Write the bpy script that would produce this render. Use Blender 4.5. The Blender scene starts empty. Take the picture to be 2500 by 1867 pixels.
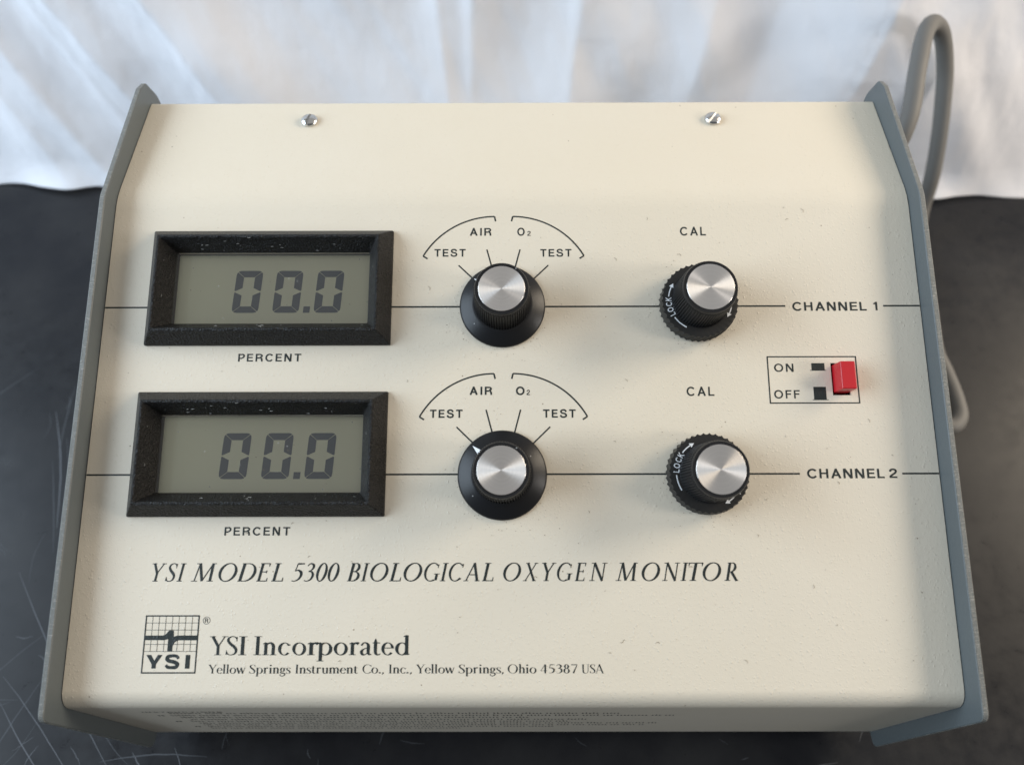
import bpy, bmesh, math, random
from mathutils import Matrix, Vector, noise as mnoise
random.seed(7)
C = bpy.context.scene.collection
CM = 0.01                      # every length below is written in centimetres
ZA = 8.2                       # height of the front fold of the case above the table
ALPHA = math.radians(19.253)   # slope of the front panel
W = 27.0

# ------------------------------------------------------------------ camera
def cam_axes(pitch, yaw, roll):
    P, Y, R = map(math.radians, (pitch, yaw, roll))
    f = Vector((math.sin(Y)*math.cos(P), math.cos(Y)*math.cos(P), -math.sin(P)))
    r = f.cross(Vector((0, 0, 1))).normalized(); u = r.cross(f)
    return f, r*math.cos(R)+u*math.sin(R), u*math.cos(R)-r*math.sin(R)
cd = bpy.data.cameras.new('camera'); cam = bpy.data.objects.new('camera', cd); C.objects.link(cam)
f_, r_, u_ = cam_axes(59.221, -0.334, -0.411)
m = Matrix.Identity(4)
for i in range(3):
    m[i][0] = r_[i]; m[i][1] = u_[i]; m[i][2] = -f_[i]
m[0][3], m[1][3], m[2][3] = 0.075*CM, -3.133*CM, (24.093+ZA)*CM
cam.matrix_world = m
cd.sensor_width = 36; cd.lens = 36*1825.96/2500
cd.clip_start = 0.005; cd.clip_end = 50
cd.dof.use_dof = True; cd.dof.focus_distance = 0.245; cd.dof.aperture_fstop = 8.0
bpy.context.scene.camera = cam

# ------------------------------------------------------------------ light
sc = bpy.context.scene
w = bpy.data.worlds.new("World"); sc.world = w; w.use_nodes = True
bg = w.node_tree.nodes['Background']
bg.inputs[0].default_value = (0.86, 0.93, 1.0, 1); bg.inputs[1].default_value = 0.13
def area(name, loc, target, sx, sy, power, col):
    l = bpy.data.lights.new(name, 'AREA'); l.shape = 'RECTANGLE'
    l.size = sx*CM; l.size_y = sy*CM; l.energy = power; l.color = col
    o = bpy.data.objects.new(name, l); C.objects.link(o)
    o.location = Vector(loc)*CM
    o.rotation_euler = (Vector(target)-Vector(loc)).to_track_quat('-Z', 'Y').to_euler()
area('window_light_cool', (-92, 6, 56), (0, 18, 8), 95, 60, 15.5, (0.72, 0.86, 1.0))
area('window_light_warm', (98, 40, 62), (0, 14, 8), 46, 40, 9.5, (1.0, 0.86, 0.68))
area('front_window_light', (84, -12, 40), (18, 31, 8), 20, 20, 3.0, (1.0, 0.94, 0.88))
area('ceiling_fill', (0, 55, 150), (0, 55, 0), 300, 260, 8.0, (1.0, 0.97, 0.93))  # added overhead fill for the top faces and cloth, wide as a ceiling
sc.view_settings.view_transform = 'Standard'
sc.view_settings.look = 'None'
sc.view_settings.exposure = 0.0
sc.view_settings.gamma = 1.0

# ------------------------------------------------------------------ materials
def new_mat(name, base, rough=0.5, metal=0.0, spec=0.5):
    mt = bpy.data.materials.new(name); mt.use_nodes = True
    b = mt.node_tree.nodes['Principled BSDF']
    b.inputs['Base Color'].default_value = (*base, 1)
    b.inputs['Roughness'].default_value = rough
    b.inputs['Metallic'].default_value = metal
    b.inputs['Specular IOR Level'].default_value = spec
    return mt, mt.node_tree, b
def nd(nt, t, **kw):
    n = nt.nodes.new(t)
    for k, v in kw.items():
        if k in n.inputs: n.inputs[k].default_value = v
        else: setattr(n, k, v)
    return n
def coords(nt): return nd(nt, 'ShaderNodeTexCoord').outputs['Object']
def noise(nt, vec, scale, detail=2, rough=0.5):
    n = nd(nt, 'ShaderNodeTexNoise'); n.inputs['Scale'].default_value = scale
    n.inputs['Detail'].default_value = detail; n.inputs['Roughness'].default_value = rough
    nt.links.new(vec, n.inputs['Vector']); return n.outputs['Fac']
def ramp(nt, fac, a, b, ca=(0, 0, 0, 1), cb=(1, 1, 1, 1)):
    n = nd(nt, 'ShaderNodeValToRGB'); e = n.color_ramp.elements
    e[0].position = a; e[1].position = b; e[0].color = ca; e[1].color = cb
    nt.links.new(fac, n.inputs['Fac']); return n.outputs['Color']
def bump(nt, b, h, strength, dist, chain=None):
    n = nd(nt, 'ShaderNodeBump'); n.inputs['Strength'].default_value = strength
    n.inputs['Distance'].default_value = dist
    nt.links.new(h, n.inputs['Height'])
    if chain is not None: nt.links.new(chain, n.inputs['Normal'])
    if b is not None: nt.links.new(n.outputs['Normal'], b.inputs['Normal'])
    return n.outputs['Normal']
def mix(nt, fac, a, b):
    n = nd(nt, 'ShaderNodeMix', data_type='RGBA')
    if hasattr(fac, 'is_linked'): nt.links.new(fac, n.inputs[0])
    else: n.inputs[0].default_value = fac
    for s, v in ((6, a), (7, b)):
        if hasattr(v, 'is_linked'): nt.links.new(v, n.inputs[s])
        else: n.inputs[s].default_value = (*v, 1)
    return n.outputs[2]
def specks(nt, vec, scale, size):
    """small sparse spots: 1 inside a spot"""
    v = nd(nt, 'ShaderNodeTexVoronoi'); v.inputs['Scale'].default_value = scale
    v.inputs['Randomness'].default_value = 1.0
    nt.links.new(vec, v.inputs['Vector'])
    cut = ramp(nt, v.outputs['Distance'], size*0.6, size, (1, 1, 1, 1), (0, 0, 0, 1))
    sep = nd(nt, 'ShaderNodeSeparateColor'); nt.links.new(v.outputs['Color'], sep.inputs[0])
    pick = ramp(nt, sep.outputs[0], 0.80, 0.81)
    mm = nd(nt, 'ShaderNodeMath', operation='MULTIPLY')
    nt.links.new(cut, mm.inputs[0]); nt.links.new(pick, mm.inputs[1])
    return mm.outputs[0]

def panel_height(nt, vec):
    """little round paint pebbles of uneven size on a faint orange peel"""
    wob = nd(nt, 'ShaderNodeTexNoise'); wob.inputs['Scale'].default_value = 900
    nt.links.new(vec, wob.inputs['Vector'])
    add = nd(nt, 'ShaderNodeVectorMath', operation='MULTIPLY_ADD')
    nt.links.new(wob.outputs['Color'], add.inputs[0]); add.inputs[1].default_value = (0.0011,)*3
    nt.links.new(vec, add.inputs[2])
    tot = None
    for sc_, amp, lo in ((980, 1.0, 0.5), (1700, 0.6, 0.3)):
        v = nd(nt, 'ShaderNodeTexVoronoi'); v.inputs['Scale'].default_value = sc_
        nt.links.new(add.outputs[0], v.inputs['Vector'])
        dome = ramp(nt, v.outputs['Distance'], 0.05, 0.42, (1, 1, 1, 1), (0, 0, 0, 1))
        sep = nd(nt, 'ShaderNodeSeparateColor'); nt.links.new(v.outputs['Color'], sep.inputs[0])
        pick = ramp(nt, sep.outputs[1], lo, 1.0)
        m1 = nd(nt, 'ShaderNodeMath', operation='MULTIPLY'); nt.links.new(dome, m1.inputs[0]); nt.links.new(pick, m1.inputs[1])
        m2 = nd(nt, 'ShaderNodeMath', operation='MULTIPLY_ADD'); nt.links.new(m1.outputs[0], m2.inputs[0]); m2.inputs[1].default_value = amp
        if tot is None:
            fine = nd(nt, 'ShaderNodeMath', operation='MULTIPLY'); nt.links.new(noise(nt, vec, 700, 2, 0.5), fine.inputs[0]); fine.inputs[1].default_value = 0.55
            nt.links.new(fine.outputs[0], m2.inputs[2])
        else: nt.links.new(tot, m2.inputs[2])
        tot = m2.outputs[0]
    return tot
M_PAINT, nt, b = new_mat('cream_textured_paint', (0.74, 0.665, 0.53), 0.50, 0, 0.4)
vc = coords(nt)
n1 = noise(nt, vc, 28, 3)
base = mix(nt, n1, (0.735, 0.665, 0.545), (0.69, 0.63, 0.525))
base = mix(nt, ramp(nt, noise(nt, vc, 7, 4, 0.6), 0.42, 0.72, (0, 0, 0, 1), (.45, .45, .45, 1)), base, (0.73, 0.64, 0.485))
grime = specks(nt, vc, 190, 0.055)
base = mix(nt, grime, base, (0.30, 0.24, 0.17))
nt.links.new(base, b.inputs['Base Color'])
bump(nt, b, panel_height(nt, vc), 0.42, 0.00022)

M_INK, nt, b = new_mat('dark_screen_print', (0.020, 0.026, 0.025), 0.45, 0, 0.35)
vc = coords(nt); bump(nt, b, panel_height(nt, vc), 0.45, 0.0003)
M_INK_FAINT, nt, b = new_mat('faint_screen_print', (0.06, 0.06, 0.058), 0.6, 0, 0.3)

def plate_mat(name, rough_edge):
    mt, nt, b = new_mat(name, (0.098, 0.112, 0.116), 0.42, 0, 0.45)
    vc = coords(nt)
    if rough_edge:
        sc_ = nd(nt, 'ShaderNodeMapping'); sc_.inputs['Scale'].default_value = (1, 5, 0.6)
        nt.links.new(vc, sc_.inputs['Vector'])
        n = noise(nt, sc_.outputs[0], 700, 3, 0.7)
        nt.links.new(mix(nt, ramp(nt, n, 0.55, 0.75), (0.17, 0.175, 0.165), (0.42, 0.41, 0.37)), b.inputs['Base Color'])
        bump(nt, b, n, 0.7, 0.0006)
    else:
        s = specks(nt, vc, 120, 0.05)
        nt.links.new(mix(nt, s, (0.098, 0.112, 0.116), (0.55, 0.55, 0.52)), b.inputs['Base Color'])
        bump(nt, b, noise(nt, vc, 900, 1), 0.10, 0.0003)
    return mt
M_PLATE = plate_mat('grey_green_plate_paint', False)
M_PLATE_EDGE = plate_mat('worn_plate_edge', True)

def black_mat(name, base, rough, bscale, bstr, lint=True, lint_scale=260, size=0.06):
    mt, nt, b = new_mat(name, base, rough, 0, 0.26)
    vc = coords(nt)
    if lint:
        s = specks(nt, vc, lint_scale, size)
        nt.links.new(mix(nt, s, base, (0.35, 0.35, 0.34)), b.inputs['Base Color'])
    if bstr: bump(nt, b, noise(nt, vc, bscale, 2, 0.6), bstr, 0.0006 if bstr < .9 else 0.0009)
    return mt
M_BEZEL = black_mat('pebbled_black_plastic', (0.009, 0.0085, 0.008), 0.36, 1600, 1.0, True, 300)
M_KNOB = black_mat('satin_black_plastic', (0.011, 0.011, 0.012), 0.34, 2500, 0.05, True, 330, 0.075)
M_GRIP = black_mat('ribbed_black_plastic', (0.013, 0.013, 0.014), 0.36, 2500, 0.10, True, 420, 0.11)
M_DIAL = black_mat('dull_black_dial_plastic', (0.020, 0.019, 0.018), 0.42, 2500, 0.05, True, 420, 0.09)
M_WHITE, _, _ = new_mat('white_print', (0.80, 0.82, 0.84), 0.5)
M_HOLE, _, _ = new_mat('dark_recess', (0.01, 0.01, 0.01), 0.7)

def spun():
    mt, nt, b = new_mat('spun_aluminium', (0.88, 0.85, 0.82), 0.33, 1.0)
    b.inputs['Anisotropic'].default_value = 0.93; b.inputs['Anisotropic Rotation'].default_value = 0.25
    tg = nd(nt, 'ShaderNodeTangent', direction_type='RADIAL', axis='Z')
    nt.links.new(tg.outputs[0], b.inputs['Tangent'])
    vc = coords(nt)
    ln = nd(nt, 'ShaderNodeVectorMath', operation='LENGTH'); nt.links.new(vc, ln.inputs[0])
    n = nd(nt, 'ShaderNodeTexNoise', noise_dimensions='1D'); n.inputs['Scale'].default_value = 9000
    nt.links.new(ln.outputs['Value'], n.inputs['W'])
    nt.links.new(mix(nt, n.outputs['Fac'], (0.76, 0.73, 0.70), (0.86, 0.83, 0.80)), b.inputs['Base Color'])
    bump(nt, b, n.outputs['Fac'], 0.03, 0.0002)
    return mt
M_SPUN = spun()
M_STEEL, nt, b = new_mat('bright_screw_steel', (0.62, 0.61, 0.59), 0.22, 1.0)
M_RED, nt, b = new_mat('red_button_plastic', (0.50, 0.012, 0.020), 0.33, 0, 0.5)
bump(nt, b, noise(nt, coords(nt), 700, 1), 0.05, 0.0003)
M_LCD, nt, b = new_mat('lcd_back_layer', (0.84, 0.84, 0.64), 0.45, 0, 0.35)
M_SEG, nt, b = new_mat('lcd_segment', (0.10, 0.118, 0.145), 0.45, 0, 0.35)
def glass():
    mt = bpy.data.materials.new('display_window_glass'); mt.use_nodes = True
    nt = mt.node_tree; nt.nodes.clear()
    out = nd(nt, 'ShaderNodeOutputMaterial'); tr = nd(nt, 'ShaderNodeBsdfTransparent')
    tr.inputs[0].default_value = (0.99, 0.99, 0.98, 1)
    gl = nd(nt, 'ShaderNodeBsdfGlossy'); gl.inputs['Roughness'].default_value = 0.08
    fr = nd(nt, 'ShaderNodeFresnel'); fr.inputs[0].default_value = 1.48
    mx = nd(nt, 'ShaderNodeMixShader'); df = nd(nt, 'ShaderNodeBsdfDiffuse'); df.inputs[0].default_value = (0.6, 0.6, 0.58, 1)
    mx2 = nd(nt, 'ShaderNodeMixShader')
    nt.links.new(fr.outputs[0], mx.inputs[0]); nt.links.new(tr.outputs[0], mx.inputs[1]); nt.links.new(gl.outputs[0], mx.inputs[2])
    vc = coords(nt); s = specks(nt, vc, 340, 0.085)
    ad = nd(nt, 'ShaderNodeMath', operation='MULTIPLY_ADD'); nt.links.new(s, ad.inputs[0])
    ad.inputs[1].default_value = 0.45; ad.inputs[2].default_value = 0.05
    nt.links.new(ad.outputs[0], mx2.inputs[0]); nt.links.new(mx.outputs[0], mx2.inputs[1]); nt.links.new(df.outputs[0], mx2.inputs[2])
    nt.links.new(mx2.outputs[0], out.inputs[0]); return mt
M_GLASS = glass()
M_CORD, nt, b = new_mat('grey_cord_rubber', (0.15, 0.145, 0.135), 0.55, 0, 0.3)
bump(nt, b, noise(nt, coords(nt), 300, 2), 0.08, 0.001)
M_CLOTH, nt, b = new_mat('white_woven_cloth', (0.785, 0.785, 0.815), 0.85, 0, 0.15)
b.inputs['Sheen Weight'].default_value = 0.1
vc = coords(nt)
hs = []
for d in ('X', 'Z'):
    wv = nd(nt, 'ShaderNodeTexWave', bands_direction=d); wv.inputs['Scale'].default_value = 560
    wv.inputs['Distortion'].default_value = 1.2; wv.inputs['Detail'].default_value = 1
    nt.links.new(vc, wv.inputs['Vector']); hs.append(wv.outputs['Fac'])
ad = nd(nt, 'ShaderNodeMath', operation='ADD'); nt.links.new(hs[0], ad.inputs[0]); nt.links.new(hs[1], ad.inputs[1])
c1 = bump(nt, None, noise(nt, vc, 60, 3), 0.25, 0.003)
bump(nt, b, ad.outputs[0], 0.22, 0.0003, c1)

M_TABLE, nt, b = new_mat('black_bench_top', (0.02, 0.022, 0.026), 0.32, 0, 0.22)
vc = coords(nt)
sm = noise(nt, vc, 22, 5, 0.6); sm2 = noise(nt, vc, 140, 4, 0.65)
nt.links.new(mix(nt, ramp(nt, sm, 0.35, 0.75), (0.006, 0.0065, 0.009), (0.021, 0.021, 0.022)), b.inputs['Base Color'])
rr = ramp(nt, sm2, 0.3, 0.8, (0.26, 0.26, 0.26, 1), (0.46, 0.46, 0.46, 1)); nt.links.new(rr, b.inputs['Roughness'])
bump(nt, b, sm2, 0.05, 0.0005)
M_SCRATCH, _, _ = new_mat('pale_scratch', (0.085, 0.09, 0.10), 0.6)
M_SCRATCH_FAINT, _, _ = new_mat('faint_scratch', (0.034, 0.037, 0.043), 0.6)
M_DUST, _, _ = new_mat('brown_dust_fibre', (0.23, 0.18, 0.12), 0.9)
M_LINT, _, _ = new_mat('pale_lint', (0.42, 0.42, 0.40), 0.9)
M_RUBBER, _, _ = new_mat('black_foot_rubber', (0.015, 0.015, 0.015), 0.7)

# ------------------------------------------------------------------ helpers
def link(name, me, mat, parent=None, loc=None, mtx=None):
    o = bpy.data.objects.new(name, me); C.objects.link(o)
    if mat is not None and not me.materials: me.materials.append(mat)
    if parent is not None: o.parent = parent
    if mtx is not None: o.matrix_local = mtx
    elif loc is not None: o.location = Vector(loc)*CM
    return o
def mesh(name, verts, faces, smooth=None):
    me = bpy.data.meshes.new(name)
    me.from_pydata([Vector(v)*CM for v in verts], [], faces); me.update()
    bm = bmesh.new(); bm.from_mesh(me); bmesh.ops.remove_doubles(bm, verts=bm.verts, dist=1e-7)
    bmesh.ops.recalc_face_normals(bm, faces=bm.faces); bm.to_mesh(me); bm.free()
    if smooth is not None: shade(me, smooth)
    return me
def shade(me, deg):
    for p in me.polygons: p.use_smooth = True
    me.set_sharp_from_angle(angle=math.radians(deg))
def bevel(o, width, seg=2, ang=30):
    md = o.modifiers.new('bevel', 'BEVEL'); md.width = width*CM; md.segments = seg
    md.limit_method = 'ANGLE'; md.angle_limit = math.radians(ang)
def box_m(name, x0, x1, y0, y1, z0, z1):
    v = [(x, y, z) for x in (x0, x1) for y in (y0, y1) for z in (z0, z1)]
    return mesh(name, v, [(0, 1, 3, 2), (4, 6, 7, 5), (0, 4, 5, 1), (2, 3, 7, 6), (0, 2, 6, 4), (1, 5, 7, 3)])
def lathe(name, prof, n=96, rad=None, smooth=40, cap0=False, cap1=False):
    """prof: list of (r, h); rad(i_ring, angle, r) may modulate the radius"""
    v = []; f = []
    for i, (r, h) in enumerate(prof):
        for k in range(n):
            a = 2*math.pi*k/n
            q, a2 = (r, a) if rad is None else rad(i, k, n, r, a)
            v.append((q*math.cos(a2), q*math.sin(a2), h))
    for i in range(len(prof)-1):
        for k in range(n):
            k2 = (k+1) % n
            f.append((i*n+k, i*n+k2, (i+1)*n+k2, (i+1)*n+k))
    if cap0: f.append(tuple(range(n-1, -1, -1)))
    if cap1: f.append(tuple((len(prof)-1)*n+k for k in range(n)))
    return mesh(name, v, f, smooth)
PM = Matrix.Translation(Vector((0, 0, ZA))*CM) @ Matrix.Rotation(ALPHA, 4, 'X')   # panel frame: x across, y up the slope, z out of it
def pmat(u, v, h=0, rot=0):
    return PM @ Matrix.Translation(Vector((u, v, h))*CM) @ Matrix.Rotation(math.radians(rot), 4, 'Z')

# ------------------------------------------------------------------ setting
table = link('table', box_m('table', -95, 95, -28, 75, -3, 0), M_TABLE); table['kind'] = 'structure'
bevel(table, 0.2)

def strip(pts, wd, v, f, z):
    n0 = len(v); n = len(pts)
    for i, (x, y) in enumerate(pts):
        a = pts[max(i-1, 0)]; b = pts[min(i+1, n-1)]
        dx, dy = b[0]-a[0], b[1]-a[1]; L = math.hypot(dx, dy) or 1
        ww = wd*(0.25+0.75*math.sin(math.pi*(i+0.3)/(n-0.4)))/2
        v.append((x-dy/L*ww, y+dx/L*ww, z)); v.append((x+dy/L*ww, y-dx/L*ww, z))
    for i in range(n-1): f.append((n0+2*i, n0+2*i+1, n0+2*i+3, n0+2*i+2))
def scratches(name, spec, mat, z0):
    v, f = [], []; z = z0
    for (x0, y0, x1, y1, wd, bend) in spec:
        z += 0.00012; pts = []
        for i in range(11):
            t = i/10; s = bend*math.sin(math.pi*t)
            dx, dy = x1-x0, y1-y0; L = math.hypot(dx, dy) or 1
            pts.append((x0+dx*t-dy/L*s+random.uniform(-.012, .012), y0+dy*t+dx/L*s+random.uniform(-.012, .012)))
        strip(pts, wd, v, f, z)
    o = link(name, mesh(name, v, f), mat, table); o['kind'] = 'stuff'
sp = [(-21.5, 13, -18.3, 1.5, .035, .3), (-21.6, 6.5, -15.4, -1.4, .04, -.15), (-20.8, 2.2, -16.6, -1.9, .03, .1),
      (-20.6, 1.2, -17.2, -2.2, .035, -.1), (-22.5, 14.5, -20.6, 8.5, .06, .2), (-17.6, .3, -16.4, 1.6, .04, .1),
      (-14.8, -.6, -14.2, -1.5, .04, .05), (-13.2, -.4, -12.6, -1.7, .03, .05), (-21.4, .8, -20.9, -.4, .03, 0),
      (17.9, 1.5, 18.3, 2.4, .06, .05)]
sf = []
for i in range(48):
    x = random.uniform(-28, -13); y = random.uniform(-2.4, 15); a = random.gauss(1.25, .8); L = random.uniform(.5, 6)
    sf.append((x, y, x+L*math.cos(a), y+L*math.sin(a), random.uniform(.02, .05), random.uniform(-.3, .3)))
for i in range(24):
    x = random.uniform(-14, 26); y = random.uniform(-2.4, 20) if x > 15 else random.uniform(-2.4, -.2)
    a = random.uniform(0, 3.1); L = random.uniform(.2, 1.6)
    sf.append((x, y, x+L*math.cos(a), y+L*math.sin(a), random.uniform(.02, .05), random.uniform(-.05, .05)))
for i in range(26):
    x = random.uniform(-24, -14); y = random.uniform(-2.6, 5); a = random.uniform(0, 3.1); L = random.uniform(.2, .9)
    sp.append((x, y, x+L*math.cos(a), y+L*math.sin(a), random.uniform(.015, .03), random.uniform(-.1, .1)))
scratches('scratches', sp, M_SCRATCH, 0.0030)
scratches('faint_scratches', sf, M_SCRATCH_FAINT, 0.0010)

# backdrop cloth: hangs behind the table top, folds as real relief
def saw(s, a, b):
    """rises over a (before 0) and falls over b (after 0)"""
    if s < -a or s > b: return 0.0
    s2 = math.sqrt(s*s+.006)
    if s < 0: return max(0.0, 1-s2/a)**1.9
    t = max(0.0, 1-s2/b); return t*t*(2-t)
def cloth_off(x, z):
    o = 0.0
    # (x0,z0)-(x1,z1): crest line of a fold; a: width left of it, b: width right of it; amp towards the viewer
    for (x0, z0, x1, z1, a, b, amp) in FOLDS:
        dx, dz = x1-x0, z1-z0; L = math.hypot(dx, dz)
        t = ((x-x0)*dx+(z-z0)*dz)/(L*L)
        s = ((x-x0)*(-dz)+(z-z0)*dx)/L
        if dz < 0: s = s
        else: s = -s
        fade = 1.0 if -0.6 < t < 1.6 else max(0.0, 1-min(abs(t+0.6), abs(t-1.6))/0.8)
        o += 1.35*amp*saw(s, a, b)*fade
    for (fx, fz, gx, gz, am) in ((.17, .10, .03, .09, .9), (.42, .26, .05, .12, .28), (.9, .55, .12, .2, .09), (.30, -.12, .1, .1, .22), (1.7, .4, .3, .5, .03), (3.1, 1.3, .7, 1.6, .018)):
        o += am*mnoise.noise(Vector((x*fx+z*fz, z*gz-x*gx*.3, am*7)))
    return o
FOLDS = [(-21.3, 11.5, -26.0, -8+8, 2.2, .8, .5)]
FOLDS = [
    # diagonal folds at the left, running down to the right
    (-24.5, 11.0, -19.5, 2.5, 2.6, 3.4, .75), (-20.0, 12.0, -14.4, 2.5, 2.6, 4.6, .85), (-27.5, 8.0, -23.5, 0.5, 2.4, 2.8, .65),
    (-30.5, 9.5, -26.4, 1.0, 2.4, 2.8, .60), (-23.0, 5.6, -20.2, 0.2, 1.6, 2.0, .35), (-15.5, 9, -11.5, 2, 3.0, 3.0, .2),
    # pleats near the middle
    (-4.1, 12.5, -3.5, 4.0, 1.7, 1.6, .42), (-2.0, 12.5, -2.3, 4.0, 1.8, 3.6, .50), (3.7, 12.5, 3.0, 4.0, 3.2, 4.4, .85),
    (10.8, 12.5, 9.2, 4.0, 2.4, 5.0, .45),
]
SHADE_CREASE = (19.0, 12.5, 17.2, 4.4, 4.6, 16.0, 2.5)   # long fold added at the right; its slope stands in for a shadow edge
def shade_crease(x, z):
    x0, z0, x1, z1, a, b, amp = SHADE_CREASE
    xc = x0+(x1-x0)*(z-z0)/(z1-z0); s = x-xc
    s2 = math.sqrt(s*s+.12)
    t = 1-(s2/a if s < 0 else s2/b)
    return amp*(math.sqrt(t*t+.004)+t)/2 if t > -.5 else 0.0
NX, NZ = 560, 190
v, f = [], []
for j in range(NZ+1):
    z = 0.05+42*(j/NZ)**1.25
    for i in range(NX+1):
        x = -52+104*i/NX
        lowr = max(0.0, 1-z/1.6)
        y = 29.55-0.014*x+0.40*z-(cloth_off(x, z)+shade_crease(x, z))*(0.35+0.65*min(1, z/7))-0.35*lowr**2*(1+0.6*math.sin(x*1.1))
        v.append((x, y, z+0.15*math.sin(x*0.5+2)*lowr+0.12*lowr))
for j in range(NZ):
    for i in range(NX):
        a = j*(NX+1)+i; f.append((a, a+1, a+NX+2, a+NX+1))
me = mesh('backdrop_cloth', v, f, 180)
cloth = link('backdrop_cloth', me, M_CLOTH)
cloth['label'] = 'creased white cloth hanging behind the beige instrument at the back of the black table'
cloth['category'] = 'cloth'
sol = cloth.modifiers.new('thickness', 'SOLIDIFY'); sol.thickness = 0.04*CM; sol.offset = 1

# ------------------------------------------------------------------ the instrument
monitor = bpy.data.objects.new('oxygen_monitor', None); C.objects.link(monitor)
monitor.empty_display_size = 0.05
monitor['label'] = 'beige two-channel laboratory oxygen monitor with two grey displays and four black knobs'
monitor['category'] = 'laboratory instrument'

ca, sa = math.cos(ALPHA), math.sin(ALPHA)
L1, L2, D = 16.322, 4.97, 7.1
def fillet(pts, rad, n=8):
    """round the inner corners of an open polyline; returns (y,z) points"""
    out = [pts[0]]
    for i in range(1, len(pts)-1):
        p = Vector(pts[i]); a = (Vector(pts[i-1])-p).normalized(); b = (Vector(pts[i+1])-p).normalized()
        th = a.angle(b); r = rad[i]
        if r <= 0: out.append(tuple(p)); continue
        t = r/math.tan(th/2); c = p+(a+b).normalized()*(r/math.sin(th/2))
        s = (p+a*t)-c; e = (p+b*t)-c; ang = s.angle(e)
        for k in range(n+1):
            q = (s*math.sin(ang*(1-k/n))+e*math.sin(ang*k/n))/math.sin(ang)
            out.append(tuple(c+q))
    out.append(pts[-1]); return out
fold = (L1*ca, ZA+L1*sa); back = (L1*ca+L2, ZA+L1*sa)
prof = fillet([(0.6, ZA-D), (0, ZA-D), (0, ZA), fold, back, (back[0], ZA-D)], [0, .25, .62, 2.6, .3, 0], 10)
# the sloping stretch is cut at the edges of the openings
holes = [(-11.27, -4.77, 11.83, 14.30), (-11.28, -4.78, 6.30, 8.77), (10.37, 10.95, 9.395, 10.46)]
def vof(p): return p[0]*ca+(p[1]-ZA)*sa
def hof(p): return -p[0]*sa+(p[1]-ZA)*ca
k0 = max(i for i, p in enumerate(prof) if abs(hof(p)) < 1e-4 and vof(p) < 5)
vcuts = sorted({round(q, 4) for h in holes for q in h[2:]})
prof = prof[:k0+1]+[(q*ca, ZA+q*sa) for q in vcuts]+prof[k0+1:]
us = sorted({-W/2, W/2, *[q for h in holes for q in h[:2]]})
# small rounding where the cover meets the side plates
us = [-W/2]+[u for u in us if abs(u) < W/2]+[W/2]
v = [(u, p[0], p[1]) for p in prof for u in us]; f = []
nu = len(us)
for i in range(len(prof)-1):
    vm = (vof(prof[i])+vof(prof[i+1]))/2; flat = abs(hof(prof[i])) < 1e-3 and abs(hof(prof[i+1])) < 1e-3
    for j in range(nu-1):
        um = (us[j]+us[j+1])/2
        if flat and any(h[0] < um < h[1] and h[2] < vm < h[3] for h in holes): continue
        f.append((i*nu+j, i*nu+j+1, (i+1)*nu+j+1, (i+1)*nu+j))
me = bpy.data.meshes.new('case'); me.from_pydata([Vector(q)*CM for q in v], [], f); me.update(); shade(me, 30)
case = link('case', me, M_PAINT, monitor)
md = case.modifiers.new('sheet', 'SOLIDIFY'); md.thickness = 0.12*CM; md.offset = -1
wn = case.modifiers.new('normals', 'WEIGHTED_NORMAL'); wn.weight = 100; wn.keep_sharp = True
bottom = link('bottom_pan', box_m('bottom_pan', -13.45, 13.45, .3, 20.0, ZA-D-.02, ZA-D+.15), M_PLATE, monitor)
# rubber feet under the pan
fm = lathe('foot', [(0.75, 0), (0.85, 0.15), (0.7, ZA-D-.02)], 32, cap0=True, cap1=True)
for x, y in ((-11.5, 2.4), (11.5, 2.4), (-11.5, 18), (11.5, 18)): link('foot', fm, M_RUBBER, monitor, (x, y, 0))

# side plates: outline follows the case, standing proud of it
def plate(x0, x1, tipy):
    tb = ZA-D
    pl = fillet([(10, tb), (-0.52, tb), (-0.50, ZA+0.62), (14.95, ZA+5.93), (20.05, ZA+6.18), (20.55, ZA+6.02), (20.9, ZA+5.2), (20.75, tb), (10, tb)],
                [0, .25, .35, 1.2, .25, .15, .5, .4, 0], 5)
    uniq = []
    for p in pl:
        if not uniq or math.hypot(p[0]-uniq[-1][0], p[1]-uniq[-1][1]) > 1e-3: uniq.append(p)
    if math.hypot(uniq[0][0]-uniq[-1][0], uniq[0][1]-uniq[-1][1]) < 1e-3: uniq.pop()
    n = len(uniq)
    vv = [(x0, *p) for p in uniq]+[(x1, *p) for p in uniq]
    ff = [tuple(range(n)), tuple(range(2*n-1, n-1, -1))]+[(i, (i+1) % n, n+(i+1) % n, n+i) for i in range(n)]
    me = mesh('side_plate', vv, ff)
    me.materials.append(M_PLATE); me.materials.append(M_PLATE_EDGE)
    for p in me.polygons:
        if abs(p.normal.x) < 0.5: p.material_index = 1
    shade(me, 35)
    return me
for s in (-1, 1):
    pl = link('side_plate', plate(s*13.53, s*13.72, 0), None, monitor)
    bevel(pl, 0.035, 2, 50)

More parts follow.
